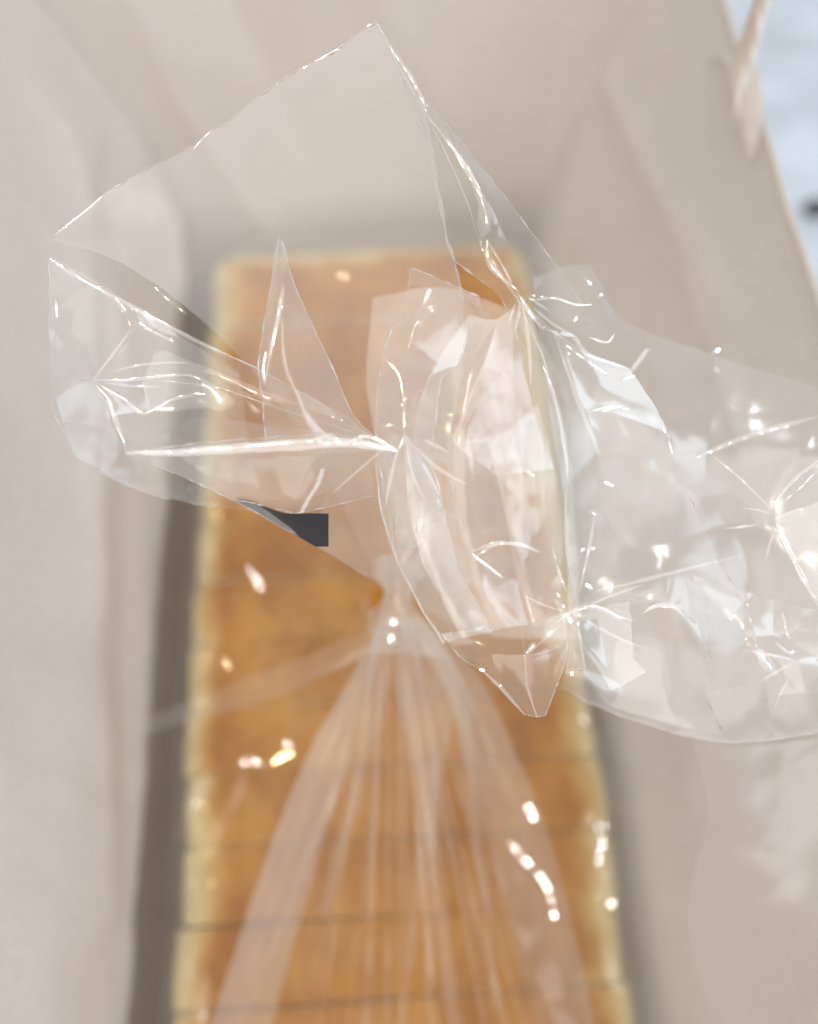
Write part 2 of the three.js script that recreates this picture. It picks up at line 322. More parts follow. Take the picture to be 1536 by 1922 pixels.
// a fold or cut edge: a fine bead of film, thick and thin by turns
function bead(pts, r, sd) {
  const c = new THREE.CatmullRomCurve3(pts, false, 'centripetal'), n = pts.length * 2, fr = c.computeFrenetFrames(n, false);
  return gridGeo(6, n, (u, v, p) => {
    const a = u * Math.PI * 2, i = Math.round(v * n), q = c.getPoint(v), rr = r * clamp(0.42 + 1.7 * N3(v * 9, sd, 3) + 1.1 * N3(v * 31, sd, 7), 0.06, 1.7);
    p.copy(q).addScaledVector(fr.normals[i], Math.cos(a) * rr).addScaledVector(fr.binormals[i], Math.sin(a) * rr);
  });
}
function sheet(net, { k = 0.6, amp = 0.05, s = 1, edges = '', rEdge = 0.00013, creases = [], mat = film, step = 4.5, name = 'film_panel', fine = 1 } = {}) {
  const R = net.length, C = net[0].length;
  let wpx = 0, hpx = 0;
  for (const r of net) { let d = 0; for (let i = 1; i < C; i++) d += Math.hypot(r[i][0] - r[i - 1][0], r[i][1] - r[i - 1][1]); wpx = Math.max(wpx, d); }
  for (let i = 0; i < C; i++) { let d = 0; for (let j = 1; j < R; j++) d += Math.hypot(net[j][i][0] - net[j - 1][i][0], net[j][i][1] - net[j - 1][i][1]); hpx = Math.max(hpx, d); }
  const nu = clamp(Math.round(wpx / step), 6, 200), nv = clamp(Math.round(hpx / step), 6, 200);
  const at = (u, v, p) => {
    const [x, y, z] = netAt(net, u, v, k);
    const dx = 2.2 * N3(x / 45, y / 45, s + 3) , dy = 2.2 * N3(x / 45, y / 45, s + 8);
    const zz = z + amp * crumple(x, y, s) + amp * 0.10 * fine * fbm(x / 60, y / 60, s, 2);
    p.copy(P(x + dx, y + dy, zz / 100)); return p;
  };
  const g = own(gridGeo(nu, nv, at, (u, v) => { const q = netAt(net, u, v, 0); return [q[0] / 900, q[1] / 900]; }));
  const m = part(name, g, mat, filmBag);
  const line = (fn, n) => { const pts = []; for (let q = 0; q <= n; q++) pts.push(at(...fn(q / n), new THREE.Vector3()).clone().sub(filmAt)); return pts; };
  if (edges.includes('t')) edgeGeos.push(bead(line((q) => [q, 0], nu), rEdge, s));
  if (edges.includes('b')) edgeGeos.push(bead(line((q) => [q, 1], nu), rEdge, s));
  if (edges.includes('l')) edgeGeos.push(bead(line((q) => [0, q], nv), rEdge, s));
  if (edges.includes('r')) edgeGeos.push(bead(line((q) => [1, q], nv), rEdge, s));
  for (const [way, at_, r] of creases) {
    const n = way === 'row' ? nu : nv;
    creaseGeos.push(tube(line((q) => (way === 'row' ? [q, at_ / (R - 1)] : [at_ / (C - 1), q]), n), r, s + 2));
  }
  return m;
}
const Nk = [740, 1130, 17.2];
// back lip of the mouth: the large flat flap
sheet([
  [[92, 450, 12.45], [215, 352, 12.72], [380, 262, 12.74], [520, 155, 12.58], [612, 104, 12.45], [705, 42, 12.3]],
  [[240, 500, 12.75], [330, 440, 13.0], [450, 370, 13.2], [560, 300, 13.2], [670, 210, 12.9], [790, 190, 12.8]],
  [[420, 640, 13.6], [480, 600, 13.7], [560, 550, 13.8], [640, 510, 13.85], [730, 450, 13.75], [835, 420, 13.5]],
  [[590, 850, 15.2], [630, 840, 15.22], [675, 830, 15.25], [720, 820, 15.25], [770, 810, 15.15], [870, 640, 14.4]],
  [[718, 1110, 17.2], [726, 1108, 17.2], [735, 1106, 17.2], [745, 1106, 17.2], [755, 1108, 17.1], [790, 1060, 16.4]],
], { k: 1, amp: 0.006, fine: 0, s: 3, mat: sheetOf(0.965, 0.34, 1.65), edges: 'tr', rEdge: 0.00022 });
// left front lip with its star of creases
sheet([
  [[90, 482, 12.3], [150, 520, 12.1], [215, 556, 12.0], [300, 603, 12.1], [390, 648, 12.3], [480, 690, 12.7], [665, 790, 13.2]],
  [[103, 640, 12.6], [185, 610, 12.3], [245, 620, 11.8], [290, 650, 12.4], [390, 690, 12.8], [490, 730, 13.0], [680, 805, 13.1]],
  [[96, 705, 12.7], [130, 712, 12.4], [175, 715, 11.9], [270, 715, 12.6], [385, 717, 12.8], [500, 760, 13.0], [700, 820, 12.9]],
  [[98, 770, 12.8], [150, 780, 12.5], [205, 780, 12.3], [290, 775, 12.7], [395, 780, 12.8], [520, 800, 12.8], [720, 832, 12.5]],
  [[140, 852, 12.9], [190, 846, 12.4], [240, 846, 12.0], [330, 843, 11.9], [450, 836, 11.8], [600, 824, 11.7], [745, 843, 11.9]],
], { k: 0.35, amp: 0.06, s: 5, edges: 'tl', creases: [['row', 2, 0.00008]], step: 4 });
// layer behind it, its lower edge showing as an arc
sheet([
  [[92, 480, 12.5], [200, 540, 13.0], [320, 620, 13.6], [450, 700, 14.2]],
  [[97, 700, 13.0], [200, 740, 13.6], [320, 800, 14.0], [470, 840, 14.5]],
  [[140, 855, 13.3], [240, 912, 13.8], [362, 945, 14.2], [500, 960, 14.8]],
], { k: 1, amp: 0.06, s: 7, mat: filmClear, edges: 'b' });
// folded-down flap under the rolled fold
sheet([
  [[240, 848, 12.0], [330, 845, 11.9], [450, 838, 11.8], [530, 832, 11.7], [620, 826, 11.7], [745, 845, 11.9]],
  [[246, 853, 12.15], [342, 873, 12.2], [450, 892, 12.4], [530, 910, 12.5], [620, 935, 12.8], [738, 970, 13.6]],
  [[252, 858, 12.3], [350, 898, 12.5], [440, 941, 12.7], [520, 985, 13.0], [602, 1030, 13.6], [726, 1102, 16.4]],
], { k: 1, amp: 0.03, s: 9, edges: 'b', mat: filmLayered });
// the rolled fold that shines across the left
{
  const mid = [[236, 850, 11.76], [330, 846, 11.72], [450, 838, 11.70], [560, 831, 11.68], [618, 827, 11.66], [690, 833, 11.68], [748, 846, 11.74]];
  const rows = [[-14, 0.020], [-7, 0.005], [0, 0], [7, 0.005], [14, 0.020]].map(([o, dz]) => mid.map(([x, y, z], i) => { const w = Math.pow(Math.sin(Math.PI * clamp((i + 0.12) / 6.24)), 0.6); return [x, y + o * w, z - 0.03 + dz * w]; }));
  sheet(rows, { k: 1, amp: 0.006, s: 61, edges: 'tb', rEdge: 0.00012, mat: filmRoll, name: 'rolled_fold', step: 3 });
}
// inner free edge of that flap, with a heat-sealed seam
sheet([
  [[330, 850, 12.2], [450, 842, 12.0], [560, 836, 11.9], [690, 845, 12.1]],
  [[390, 895, 12.3], [490, 925, 12.3], [568, 925, 12.2], [700, 900, 12.7]],
  [[440, 938, 12.5], [520, 955, 12.5], [567, 963, 12.4], [700, 930, 13.1]],
], { k: 0.8, amp: 0.03, s: 11, edges: 'b' });
// the cone standing left of the middle
sheet([
  [[522, 447, 12.0], [525, 444, 12.0], [529, 452, 12.0]],
  [[508, 540, 11.9], [526, 535, 11.6], [555, 540, 12.1]],
  [[485, 682, 11.9], [535, 680, 11.55], [622, 685, 12.3]],
  [[494, 762, 12.1], [570, 770, 11.8], [672, 792, 12.6]],
  [[500, 835, 12.3], [610, 850, 12.0], [745, 846, 12.4]],
  [[512, 855, 12.5], [620, 880, 12.4], [740, 880, 12.8]],
], { k: 0.55, amp: 0.028, s: 13, edges: 'lr', creases: [['col', 1, 0.00007]], mat: filmDense, step: 4 });
// upright folds in the middle
sheet([
  [[766, 540, 12.6], [800, 540, 12.4], [845, 560, 12.5], [892, 578, 12.6]],
  [[722, 650, 12.3], [765, 650, 12.1], [815, 665, 12.3], [862, 682, 12.5]],
  [[708, 740, 12.2], [762, 735, 11.8], [795, 730, 12.1], [828, 715, 12.4]],
  [[706, 830, 12.2], [758, 808, 11.7], [780, 830, 12.0], [810, 850, 12.4]],
  [[722, 930, 12.5], [765, 930, 12.2], [800, 940, 12.4], [832, 945, 12.6]],
  [[745, 1040, 13.4], [775, 1025, 13.0], [800, 1000, 12.9], [832, 962, 12.8]],
], { k: 0.35, amp: 0.05, s: 15, edges: 'lr', creases: [['col', 1, 0.00007]], step: 4 });
sheet([
  [[768, 506, 13.0], [775, 503, 12.9], [835, 528, 12.9], [900, 555, 13.0]],
  [[764, 540, 13.0], [780, 535, 12.8], [840, 556, 12.8], [905, 580, 13.0]],
], { k: 0.5, amp: 0.03, s: 16, edges: 't', mat: filmDense });
// ribbon running from the middle down to the right
sheet([
  [[706, 830, 12.6], [760, 815, 12.0], [805, 880, 12.5]],
  [[712, 940, 12.8], [770, 950, 12.5], [834, 960, 12.7]],
  [[745, 1050, 13.2], [795, 1060, 12.8], [857, 1055, 13.0]],
  [[785, 1130, 13.5], [830, 1130, 13.1], [890, 1120, 13.3]],
  [[832, 1206, 13.6], [872, 1196, 13.3], [926, 1186, 13.5]],
], { k: 0.8, amp: 0.05, s: 17, edges: 'lr', creases: [['col', 0, 0.0002]], mat: filmLayered, step: 4 });
// twisted ribbon from the top corner down to the bright fold
sheet([
  [[705, 42, 12.3], [706, 43, 12.3], [707, 44, 12.3], [709, 46, 12.3]],
  [[770, 185, 12.7], [780, 182, 12.4], [790, 180, 12.5], [796, 183, 12.7]],
  [[800, 265, 12.9], [828, 268, 12.4], [850, 270, 12.3], [872, 272, 12.7]],
  [[828, 400, 13.1], [880, 385, 12.5], [915, 375, 12.4], [950, 372, 12.9]],
  [[850, 485, 13.2], [905, 470, 12.4], [960, 460, 12.6], [1008, 448, 13.1]],
  [[930, 548, 13.2], [960, 545, 12.5], [1010, 535, 12.8], [1062, 522, 13.2]],
  [[985, 630, 13.2], [1000, 600, 12.6], [1050, 600, 12.9], [1115, 605, 13.3]],
], { k: 0.55, amp: 0.06, s: 19, edges: 'lr', creases: [['col', 1, 0.00009]], step: 4 });
// the broad bright fold on the right
sheet([
  [[970, 560, 12.4], [1040, 622, 12.0], [1100, 662, 12.15], [1180, 690, 12.4]],
  [[1015, 660, 12.4], [1062, 690, 11.95], [1140, 730, 12.25], [1225, 755, 12.58]],
  [[1040, 740, 12.6], [1085, 765, 12.0], [1165, 780, 12.32], [1252, 812, 12.66]],
  [[1065, 870, 12.9], [1120, 860, 12.35], [1200, 870, 12.7], [1292, 922, 13.1]],
  [[1060, 1000, 13.4], [1120, 1010, 13.4], [1200, 1010, 13.5], [1350, 1050, 13.8]],
  [[1080, 1140, 14.0], [1150, 1140, 14.2], [1250, 1130, 14.2], [1420, 1180, 14.5]],
], { k: 0.75, amp: 0.024, s: 21, edges: 'tr', creases: [['col', 0, 0.00012]], mat: filmDense, step: 4 });
// broad pale panel between the middle folds and the bright fold
sheet([
  [[880, 590, 13.4], [930, 600, 13.3], [970, 580, 13.2], [1012, 645, 13.0]],
  [[800, 720, 13.6], [880, 700, 13.4], [960, 710, 13.5], [1032, 720, 13.2]],
  [[770, 860, 13.6], [860, 850, 13.3], [960, 850, 13.7], [1062, 860, 13.3]],
  [[780, 980, 13.8], [870, 990, 13.6], [970, 1000, 14.0], [1060, 1000, 13.5]],
  [[820, 1090, 14.0], [900, 1095, 13.9], [980, 1090, 14.3], [1045, 1100, 13.9]],
  [[870, 1190, 14.2], [940, 1180, 14.0], [1005, 1170, 14.2], [1066, 1150, 14.0]],
], { k: 0.8, amp: 0.05, s: 23, edges: 'r', mat: filmDense });
// a second layer behind it
sheet([
  [[700, 560, 14.6], [840, 540, 14.8], [1000, 600, 14.6]],
  [[690, 740, 15.0], [860, 760, 15.2], [1060, 800, 15.0]],
  [[740, 960, 15.6], [900, 960, 15.6], [1080, 980, 15.2]],
  [[760, 1120, 16.8], [900, 1190, 16.0], [1090, 1200, 15.4]],
], { k: 1, amp: 0.08, s: 25, mat: filmDense });
// inner folds seen through the middle
sheet([
  [[895, 575, 13.6], [935, 600, 13.3], [960, 560, 13.5]],
  [[862, 682, 13.6], [905, 690, 13.2], [985, 700, 13.6]],
  [[826, 712, 13.7], [850, 830, 13.3], [1010, 800, 13.8]],
  [[812, 862, 13.8], [930, 890, 13.5], [1040, 880, 13.9]],
], { k: 0.3, amp: 0.04, s: 51, edges: 'lr', mat: film, step: 4 });
sheet([
  [[838, 820, 13.5], [920, 830, 13.2], [1010, 760, 13.4]],
  [[850, 930, 13.8], [950, 960, 13.3], [1045, 900, 13.6]],
  [[880, 1030, 14.0], [980, 1050, 13.4], [1050, 1030, 13.8]],
  [[925, 1150, 14.2], [1010, 1140, 13.8], [1056, 1130, 13.9]],
], { k: 0.3, amp: 0.04, s: 53, edges: 'l', mat: filmClear, step: 4 });
sheet([
  [[745, 960, 12.9], [790, 940, 12.6], [828, 962, 12.8]],
  [[744, 1010, 13.0], [785, 1000, 12.6], [815, 990, 12.8]],
  [[762, 1026, 13.1], [770, 1028, 12.9], [778, 1024, 13.0]],
], { k: 0.3, amp: 0.03, s: 55, edges: 'lrb', mat: filmDense, step: 4 });
sheet([
  [[980, 1180, 13.8], [1060, 1150, 13.5], [1120, 1140, 13.4], [1180, 1130, 13.5]],
  [[1040, 1210, 13.9], [1090, 1200, 13.3], [1130, 1190, 13.6], [1190, 1230, 13.5]],
  [[1060, 1250, 14.0], [1120, 1262, 13.6], [1150, 1296, 13.5], [1215, 1262, 13.6]],
], { k: 0.2, amp: 0.07, s: 57, edges: 'br', mat: filmDense, step: 4 });
// pointed facet at the lower middle
sheet([
  [[830, 1190, 13.4], [900, 1182, 13.4], [980, 1176, 13.3], [1062, 1150, 13.2]],
  [[864, 1235, 13.5], [920, 1230, 13.1], [985, 1230, 13.0], [1066, 1215, 13.2]],
  [[906, 1260, 13.5], [940, 1285, 13.2], [990, 1290, 13.0], [1056, 1262, 13.2]],
  [[984, 1340, 13.3], [995, 1343, 13.2], [1008, 1345, 13.1], [1024, 1342, 13.2]],
], { k: 0.3, amp: 0.05, s: 27, edges: 'tblr', creases: [['col', 2, 0.00009]], mat: filmDense, step: 4 });
// right-hand sheet reaching over the bag's wall
sheet([
  [[1000, 520, 14.3], [1105, 500, 14.7], [1170, 600, 15.0], [1350, 670, 15.1], [1640, 760, 15.1]],
  [[1030, 760, 14.0], [1120, 740, 14.2], [1230, 790, 14.3], [1380, 830, 14.6], [1640, 840, 14.5]],
  [[1060, 950, 14.0], [1150, 950, 14.2], [1260, 960, 14.3], [1420, 960, 14.5], [1640, 920, 14.4]],
  [[1066, 1150, 14.0], [1150, 1145, 13.9], [1250, 1130, 13.8], [1400, 1150, 14.2], [1640, 1130, 14.2]],
  [[1062, 1262, 14.2], [1150, 1265, 14.1], [1250, 1275, 14.0], [1400, 1290, 14.0], [1640, 1260, 14.2]],
  [[1050, 1290, 14.5], [1120, 1325, 14.4], [1200, 1356, 14.4], [1370, 1394, 14.3], [1640, 1362, 14.4]],
], { k: 0.9, amp: 0.055, s: 29, edges: 'b', rEdge: 0.00014, mat: filmDense });
// round dished facet low on the right
sheet([
  [[1075, 1140, 13.4], [1150, 1120, 13.3], [1240, 1130, 13.2], [1310, 1170, 13.3]],
  [[1080, 1200, 13.6], [1160, 1190, 13.9], [1240, 1200, 13.9], [1328, 1240, 13.4]],
  [[1090, 1260, 13.8], [1160, 1250, 14.1], [1240, 1270, 14.1], [1322, 1290, 13.5]],
  [[1150, 1330, 14.1], [1210, 1345, 14.2], [1270, 1362, 14.2], [1355, 1372, 13.9]],
], { k: 0.8, amp: 0.10, s: 31, edges: 'tr', step: 4 });
// loose film hanging down the right wall, out of focus
sheet([
  [[1300, 1390, 15.6], [1400, 1400, 15.8], [1500, 1390, 15.8], [1640, 1370, 15.8]],
  [[1330, 1520, 16.4], [1420, 1500, 16.2], [1500, 1520, 16.2], [1640, 1520, 16.0]],
  [[1290, 1730, 17.4], [1390, 1700, 17.0], [1480, 1720, 16.8], [1640, 1720, 16.6]],
  [[1360, 1990, 18.0], [1440, 1990, 17.8], [1530, 1990, 17.6], [1640, 1990, 17.4]],
], { k: 0.7, amp: 0.045, s: 63, mat: film, step: 9 });
// crumpled corner at the right border
sheet([
  [[1640, 800, 13.2], [1560, 850, 13.2], [1500, 895, 13.2], [1452, 940, 13.1]],
  [[1640, 900, 13.0], [1580, 930, 12.8], [1510, 950, 12.9], [1454, 972, 12.9]],
  [[1640, 1020, 13.2], [1590, 1030, 12.9], [1520, 1030, 12.9], [1466, 1010, 13.0]],
  [[1640, 1180, 13.6], [1600, 1170, 13.3], [1550, 1150, 13.2], [1500, 1080, 13.1]],
], { k: 0.5, amp: 0.06, s: 33, edges: 'tlr', mat: filmDense, step: 4 });
sheet([
  [[1300, 1080, 13.9], [1400, 1110, 13.6], [1500, 1140, 13.6], [1640, 1150, 13.8]],
  [[1330, 1180, 13.8], [1420, 1220, 13.2], [1500, 1240, 13.3], [1640, 1220, 13.6]],
  [[1340, 1300, 14.0], [1430, 1310, 13.6], [1510, 1300, 13.4], [1640, 1320, 13.8]],
], { k: 0.4, amp: 0.13, s: 35, step: 4 });

// the body of the bag: from the gathered neck out over the loaf and down its sides
{
  const neck = P(...[Nk[0], Nk[1], 0.172]), nA = 420, nT = 90, pleats = [];
  for (let i = 0; i < 30; i++) pleats.push([rnd() * Math.PI * 2, 0.05 + 0.10 * rnd(), 0.5 + rnd()]);
  const cosY = Math.cos(YAW), sinY = Math.sin(YAW);
  const fold = (a) => { let s = 0; for (const [c, w, h] of pleats) { let d = Math.abs(((a - c + Math.PI * 3) % (Math.PI * 2)) - Math.PI); s += h * Math.max(0, 1 - d / w); } return s; };
  const body = gridGeo(nA, nT, (u, v, p) => {
    const a = u * Math.PI * 2, ca = Math.cos(a), sa = Math.sin(a), e = 0.22;
    // loaf outline in the bag's own axes, as a squarish ring round the neck
    const lz0 = -0.262, lz1 = 0.135, hw = 0.0625;
    const q = Math.pow(Math.pow(Math.abs(ca), 2 / e) + Math.pow(Math.abs(sa), 2 / e), -e / 2);
    const rx = ca * q * hw, rz = (lz0 + lz1) / 2 + sa * q * (lz1 - lz0) / 2;
    const wx = bagAt.x + rx * cosY + rz * sinY, wz = bagAt.z - rx * sinY + rz * cosY;
    const f = fold(a), top = 0.1212;
    let x, y, z, t = v / 0.78;
    if (t <= 1) {
      const r = Math.pow(t, 1.15), sag = Math.pow(1 - t, 2.1);
      const ring = 0.0045 + 0.0018 * f;
      x = lerp(neck.x + ca * ring, wx, r); z = lerp(neck.z + sa * ring, wz, r);
      y = top + (neck.y - top) * sag + 0.0042 * f * sstep(0.02, 0.3, t) * (1 - 0.75 * t) * 1.0;
      y += (0.0020 * fbm(x * 60, z * 60, 4, 3) + 0.0022 * (1 - Math.abs(N3(x * 75, z * 62, 9)) * 2.2) + 0.0009 * (1 - 2 * Math.abs(N3(x * 190, z * 170, 2)))) * t;
      y = Math.max(y, 0.1206 + 0.0008 * N3(x * 200, z * 200, 2));
      const edge = sstep(0.9, 1, t); y -= 0.003 * edge;
    } else {
      const d = (v - 0.78) / 0.22, out = 0.0030 + 0.0090 * Math.abs(fbm(a * 5, d * 2, 3, 3)) + 0.0018 * Math.abs(Math.sin(a * 21 + d * 3));
      const k = 1 + out * Math.sin(Math.min(1, d * 1.3) * Math.PI) / 0.06;
      x = bagAt.x + (wx - bagAt.x) * k; z = wz; y = 0.1182 - d * 0.085;
    }
    p.set(x, y, z);
  }, (u, v) => [u * 3, v]);
  part('film_body', own(body), filmClear, filmBag, 'clear film drawn over the loaf from the gathered neck');
  // the gathered neck: a bundle of tight folds
  const necks = [];
  const nk = gridGeo(72, 24, (u, v, p) => {
    const a = u * Math.PI * 2, r = (0.0022 + 0.0026 * Math.pow(Math.abs(v - 0.5) * 2, 2)) * (1 + 0.16 * Math.sin(a * 7 + v * 2) + 0.08 * Math.sin(a * 13));
    const c = P(lerp(752, 736, v), lerp(1070, 1165, v), lerp(0.164, 0.177, v));
    p.copy(c).add(new THREE.Vector3(Math.cos(a) * r, 0, Math.sin(a) * r * 0.8));
  });
  necks.push(nk);
  part('gathered_neck', own(mergeGeometries(necks)), filmDense, filmBag, 'tightly gathered neck of the film bag');
}
sheet([
  [[700, 1052, 16.6], [742, 1040, 16.3], [800, 1075, 16.5]],
  [[722, 1105, 17.0], [742, 1105, 16.7], [775, 1115, 16.9]],
  [[712, 1160, 17.3], [742, 1160, 17.0], [795, 1165, 17.2]],
  [[690, 1230, 17.8], [742, 1225, 17.5], [840, 1235, 17.7]],
], { k: 1, amp: 0.05, s: 71, mat: filmLayered });
// flattened pleats fanning out over the loaf
const pleatNets = [
  [[[722, 1150, 17.4], [735, 1152, 17.3], [746, 1155, 17.4]], [[650, 1290, 18.3], [675, 1290, 18.1], [690, 1295, 18.3]], [[585, 1400, 18.9], [620, 1405, 18.7], [650, 1410, 18.9]], [[500, 1610, 19.8], [545, 1615, 19.6], [592, 1620, 19.8]], [[385, 1960, 20.8], [440, 1960, 20.6], [500, 1960, 20.8]]],
  [[[735, 1160, 17.3], [740, 1160, 17.2], [748, 1160, 17.3]], [[700, 1300, 18.2], [710, 1300, 18.0], [724, 1300, 18.2]], [[660, 1480, 19.2], [668, 1480, 19.0], [684, 1480, 19.2]], [[600, 1720, 20.2], [606, 1720, 20.1], [616, 1720, 20.2]]],
  [[[742, 1160, 17.2], [752, 1160, 17.0], [770, 1160, 17.2]], [[745, 1300, 18.1], [775, 1300, 17.8], [802, 1300, 18.1]], [[775, 1420, 18.8], [795, 1420, 18.5], [818, 1420, 18.8]], [[780, 1560, 19.4], [796, 1560, 19.2], [812, 1560, 19.4]], [[745, 1930, 20.8], [752, 1930, 20.7], [760, 1930, 20.8]]],
  [[[748, 1160, 17.3], [765, 1160, 17.1], [790, 1165, 17.3]], [[800, 1300, 18.2], [826, 1290, 17.9], [860, 1280, 18.2]], [[806, 1500, 19.2], [815, 1500, 19.1], [826, 1500, 19.2]], [[796, 1930, 20.8], [800, 1930, 20.7], [808, 1930, 20.8]]],
  [[[760, 1160, 17.3], [790, 1160, 17.0], [830, 1190, 17.2]], [[840, 1300, 18.2], [870, 1290, 17.8], [905, 1280, 18.1]], [[880, 1450, 19.0], [930, 1440, 18.6], [975, 1430, 18.9]], [[925, 1620, 19.8], [990, 1610, 19.4], [1040, 1600, 19.7]], [[1010, 1930, 20.7], [1060, 1930, 20.4], [1120, 1930, 20.7]]],
  [[[800, 1180, 17.3], [812, 1180, 17.2], [824, 1190, 17.3]], [[850, 1330, 18.4], [865, 1325, 18.2], [880, 1320, 18.4]], [[880, 1550, 19.6], [890, 1550, 19.5], [902, 1550, 19.6]], [[930, 1900, 20.7], [934, 1900, 20.6], [940, 1900, 20.7]]],
  [[[700, 1180, 17.8], [705, 1200, 17.8], [700, 1225, 17.9]], [[560, 1235, 18.6], [560, 1262, 18.5], [560, 1290, 18.6]], [[420, 1290, 19.6], [420, 1315, 19.5], [420, 1338, 19.6]], [[265, 1350, 20.6], [265, 1364, 20.5], [265, 1380, 20.6]]],
];
for (let i = 0; i < 13; i++) {                            // many finer ones between, each running out to a point
  const x1 = lerp(430, 1130, (i + 0.1 + 0.8 * rnd()) / 13), y1 = 1560 + 380 * rnd(), w = 6 + 34 * rnd() * rnd(), bend = 0.85 + 0.6 * rnd(), x0 = lerp(712, 790, (x1 - 430) / 700), rows = [];
  for (let j = 0; j <= 5; j++) {
    const t = j / 5, x = lerp(x0, x1, Math.pow(t, bend)) + 9 * Math.sin(t * 7 + i * 2.1) * t * (1 - t) * 4, y = lerp(1152, y1, t), hw = w * Math.sin(Math.PI * Math.pow(t, 0.75) * 0.94 + 0.08) * 0.5 + 1.2, z = lerp(17.4, 20.3 + 0.5 * (y1 - 1560) / 380, Math.pow(t, 0.8));
    rows.push([[x - hw, y, z], [x - hw * 0.2, y, z - 0.10 - hw * 0.004], [x + hw * 0.5, y, z - 0.04], [x + hw, y, z]]);
  }
  pleatNets.push(rows);
}
pleatNets.forEach((n, i) => { sheet(n, { k: 1, amp: 0.02, s: 41 + i, mat: i === 6 ? filmClear : i === 0 ? filmLayered : i < 8 ? filmDense : filmClear, name: 'film_pleat', step: 9 }); });
// creases: narrow rounded folds, each a shallow arc across its run; R is the fold's radius in mm
function fold(pts, widthPx, R, sd = 1) {
  const c = new THREE.CatmullRomCurve3(pts.map((q) => P(q[0], q[1], q[2] / 100)), false, 'centripetal');
  const n = Math.max(10, Math.round(c.getLength() / 0.0006)), back = ahead.clone().negate(), t = new THREE.Vector3(), sv = new THREE.Vector3();
  creaseGeos.push(own(gridGeo(8, n, (u, v, p) => {
    c.getPointAt(v, p); c.getTangentAt(v, t); sv.crossVectors(t, back).normalize();
    const w = widthPx * 0.00008 * 0.5 * Math.pow(Math.sin(Math.PI * clamp(v, 0.01, 0.99)), 0.7) * (0.7 + 0.9 * Math.abs(N3(v * n * 0.09, sd, 2)));
    const wob = 0.00012 * N3(v * n * 0.07, sd, 5) , x = (u - 0.5) * 2 * w;
    p.addScaledVector(sv, x + wob).addScaledVector(back, 0.00025 - x * x / (2 * R * 0.001) + 0.00012 * N3(v * n * 0.05, sd, 9));
  })));
}
// glints: slightly bent facets of film that lie so as to mirror one of the spotlights
function glint(pts, widthPx, R, lamp, sd) {
  const L = new THREE.Vector3(LAMPS[lamp][1], LAMPS[lamp][2], LAMPS[lamp][3]);
  const flat = new THREE.CatmullRomCurve3(pts.map((q) => new THREE.Vector3(q[0], q[1], 0)), false, 'centripetal'), zm = pts[Math.floor(pts.length / 2)][2] / 100, px = zm / F;
  const k = Math.max(12, Math.round(flat.getLength() * px / 0.0004)), h = k >> 1, p = [], n = [];
  const half = (q) => L.clone().sub(q).normalize().add(eye.clone().sub(q).normalize()).normalize();
  const put = (i, from) => {                             // the facet runs on square to the half-way direction
    const q = flat.getPointAt(i / k), d = P(q.x, q.y, 1).sub(eye);
    const z = from === undefined ? zm : p[from].clone().sub(eye).dot(n[from]) / d.dot(n[from]);
    p[i] = eye.clone().addScaledVector(d, z); n[i] = half(p[i]);
  };
  put(h); for (let i = h + 1; i <= k; i++) put(i, i - 1); for (let i = h - 1; i >= 0; i--) put(i, i + 1);
  const t = new THREE.Vector3(), sv = new THREE.Vector3(), len = flat.getLength() * px;
  creaseGeos.push(own(gridGeo(8, k, (u, v, o) => {
    const i = Math.round(v * k); t.copy(p[Math.min(k, i + 1)]).sub(p[Math.max(0, i - 1)]).normalize(); sv.crossVectors(t, n[i]).normalize();
    const w = widthPx * px * 0.5 * Math.pow(Math.sin(Math.PI * clamp(v, 0.02, 0.98)), 0.6) * (0.75 + 0.8 * Math.abs(N3(v * len * 400, sd, 2))), x = (u - 0.5) * 2 * w;
    o.copy(p[i]).addScaledVector(sv, x + 1.6 * px * N3(v * len * 260, sd, 4)).addScaledVector(n[i], -x * x / (2 * R * 0.00058) + 0.00010 * N3(v * len * 300, sd, 9));
  })));
}
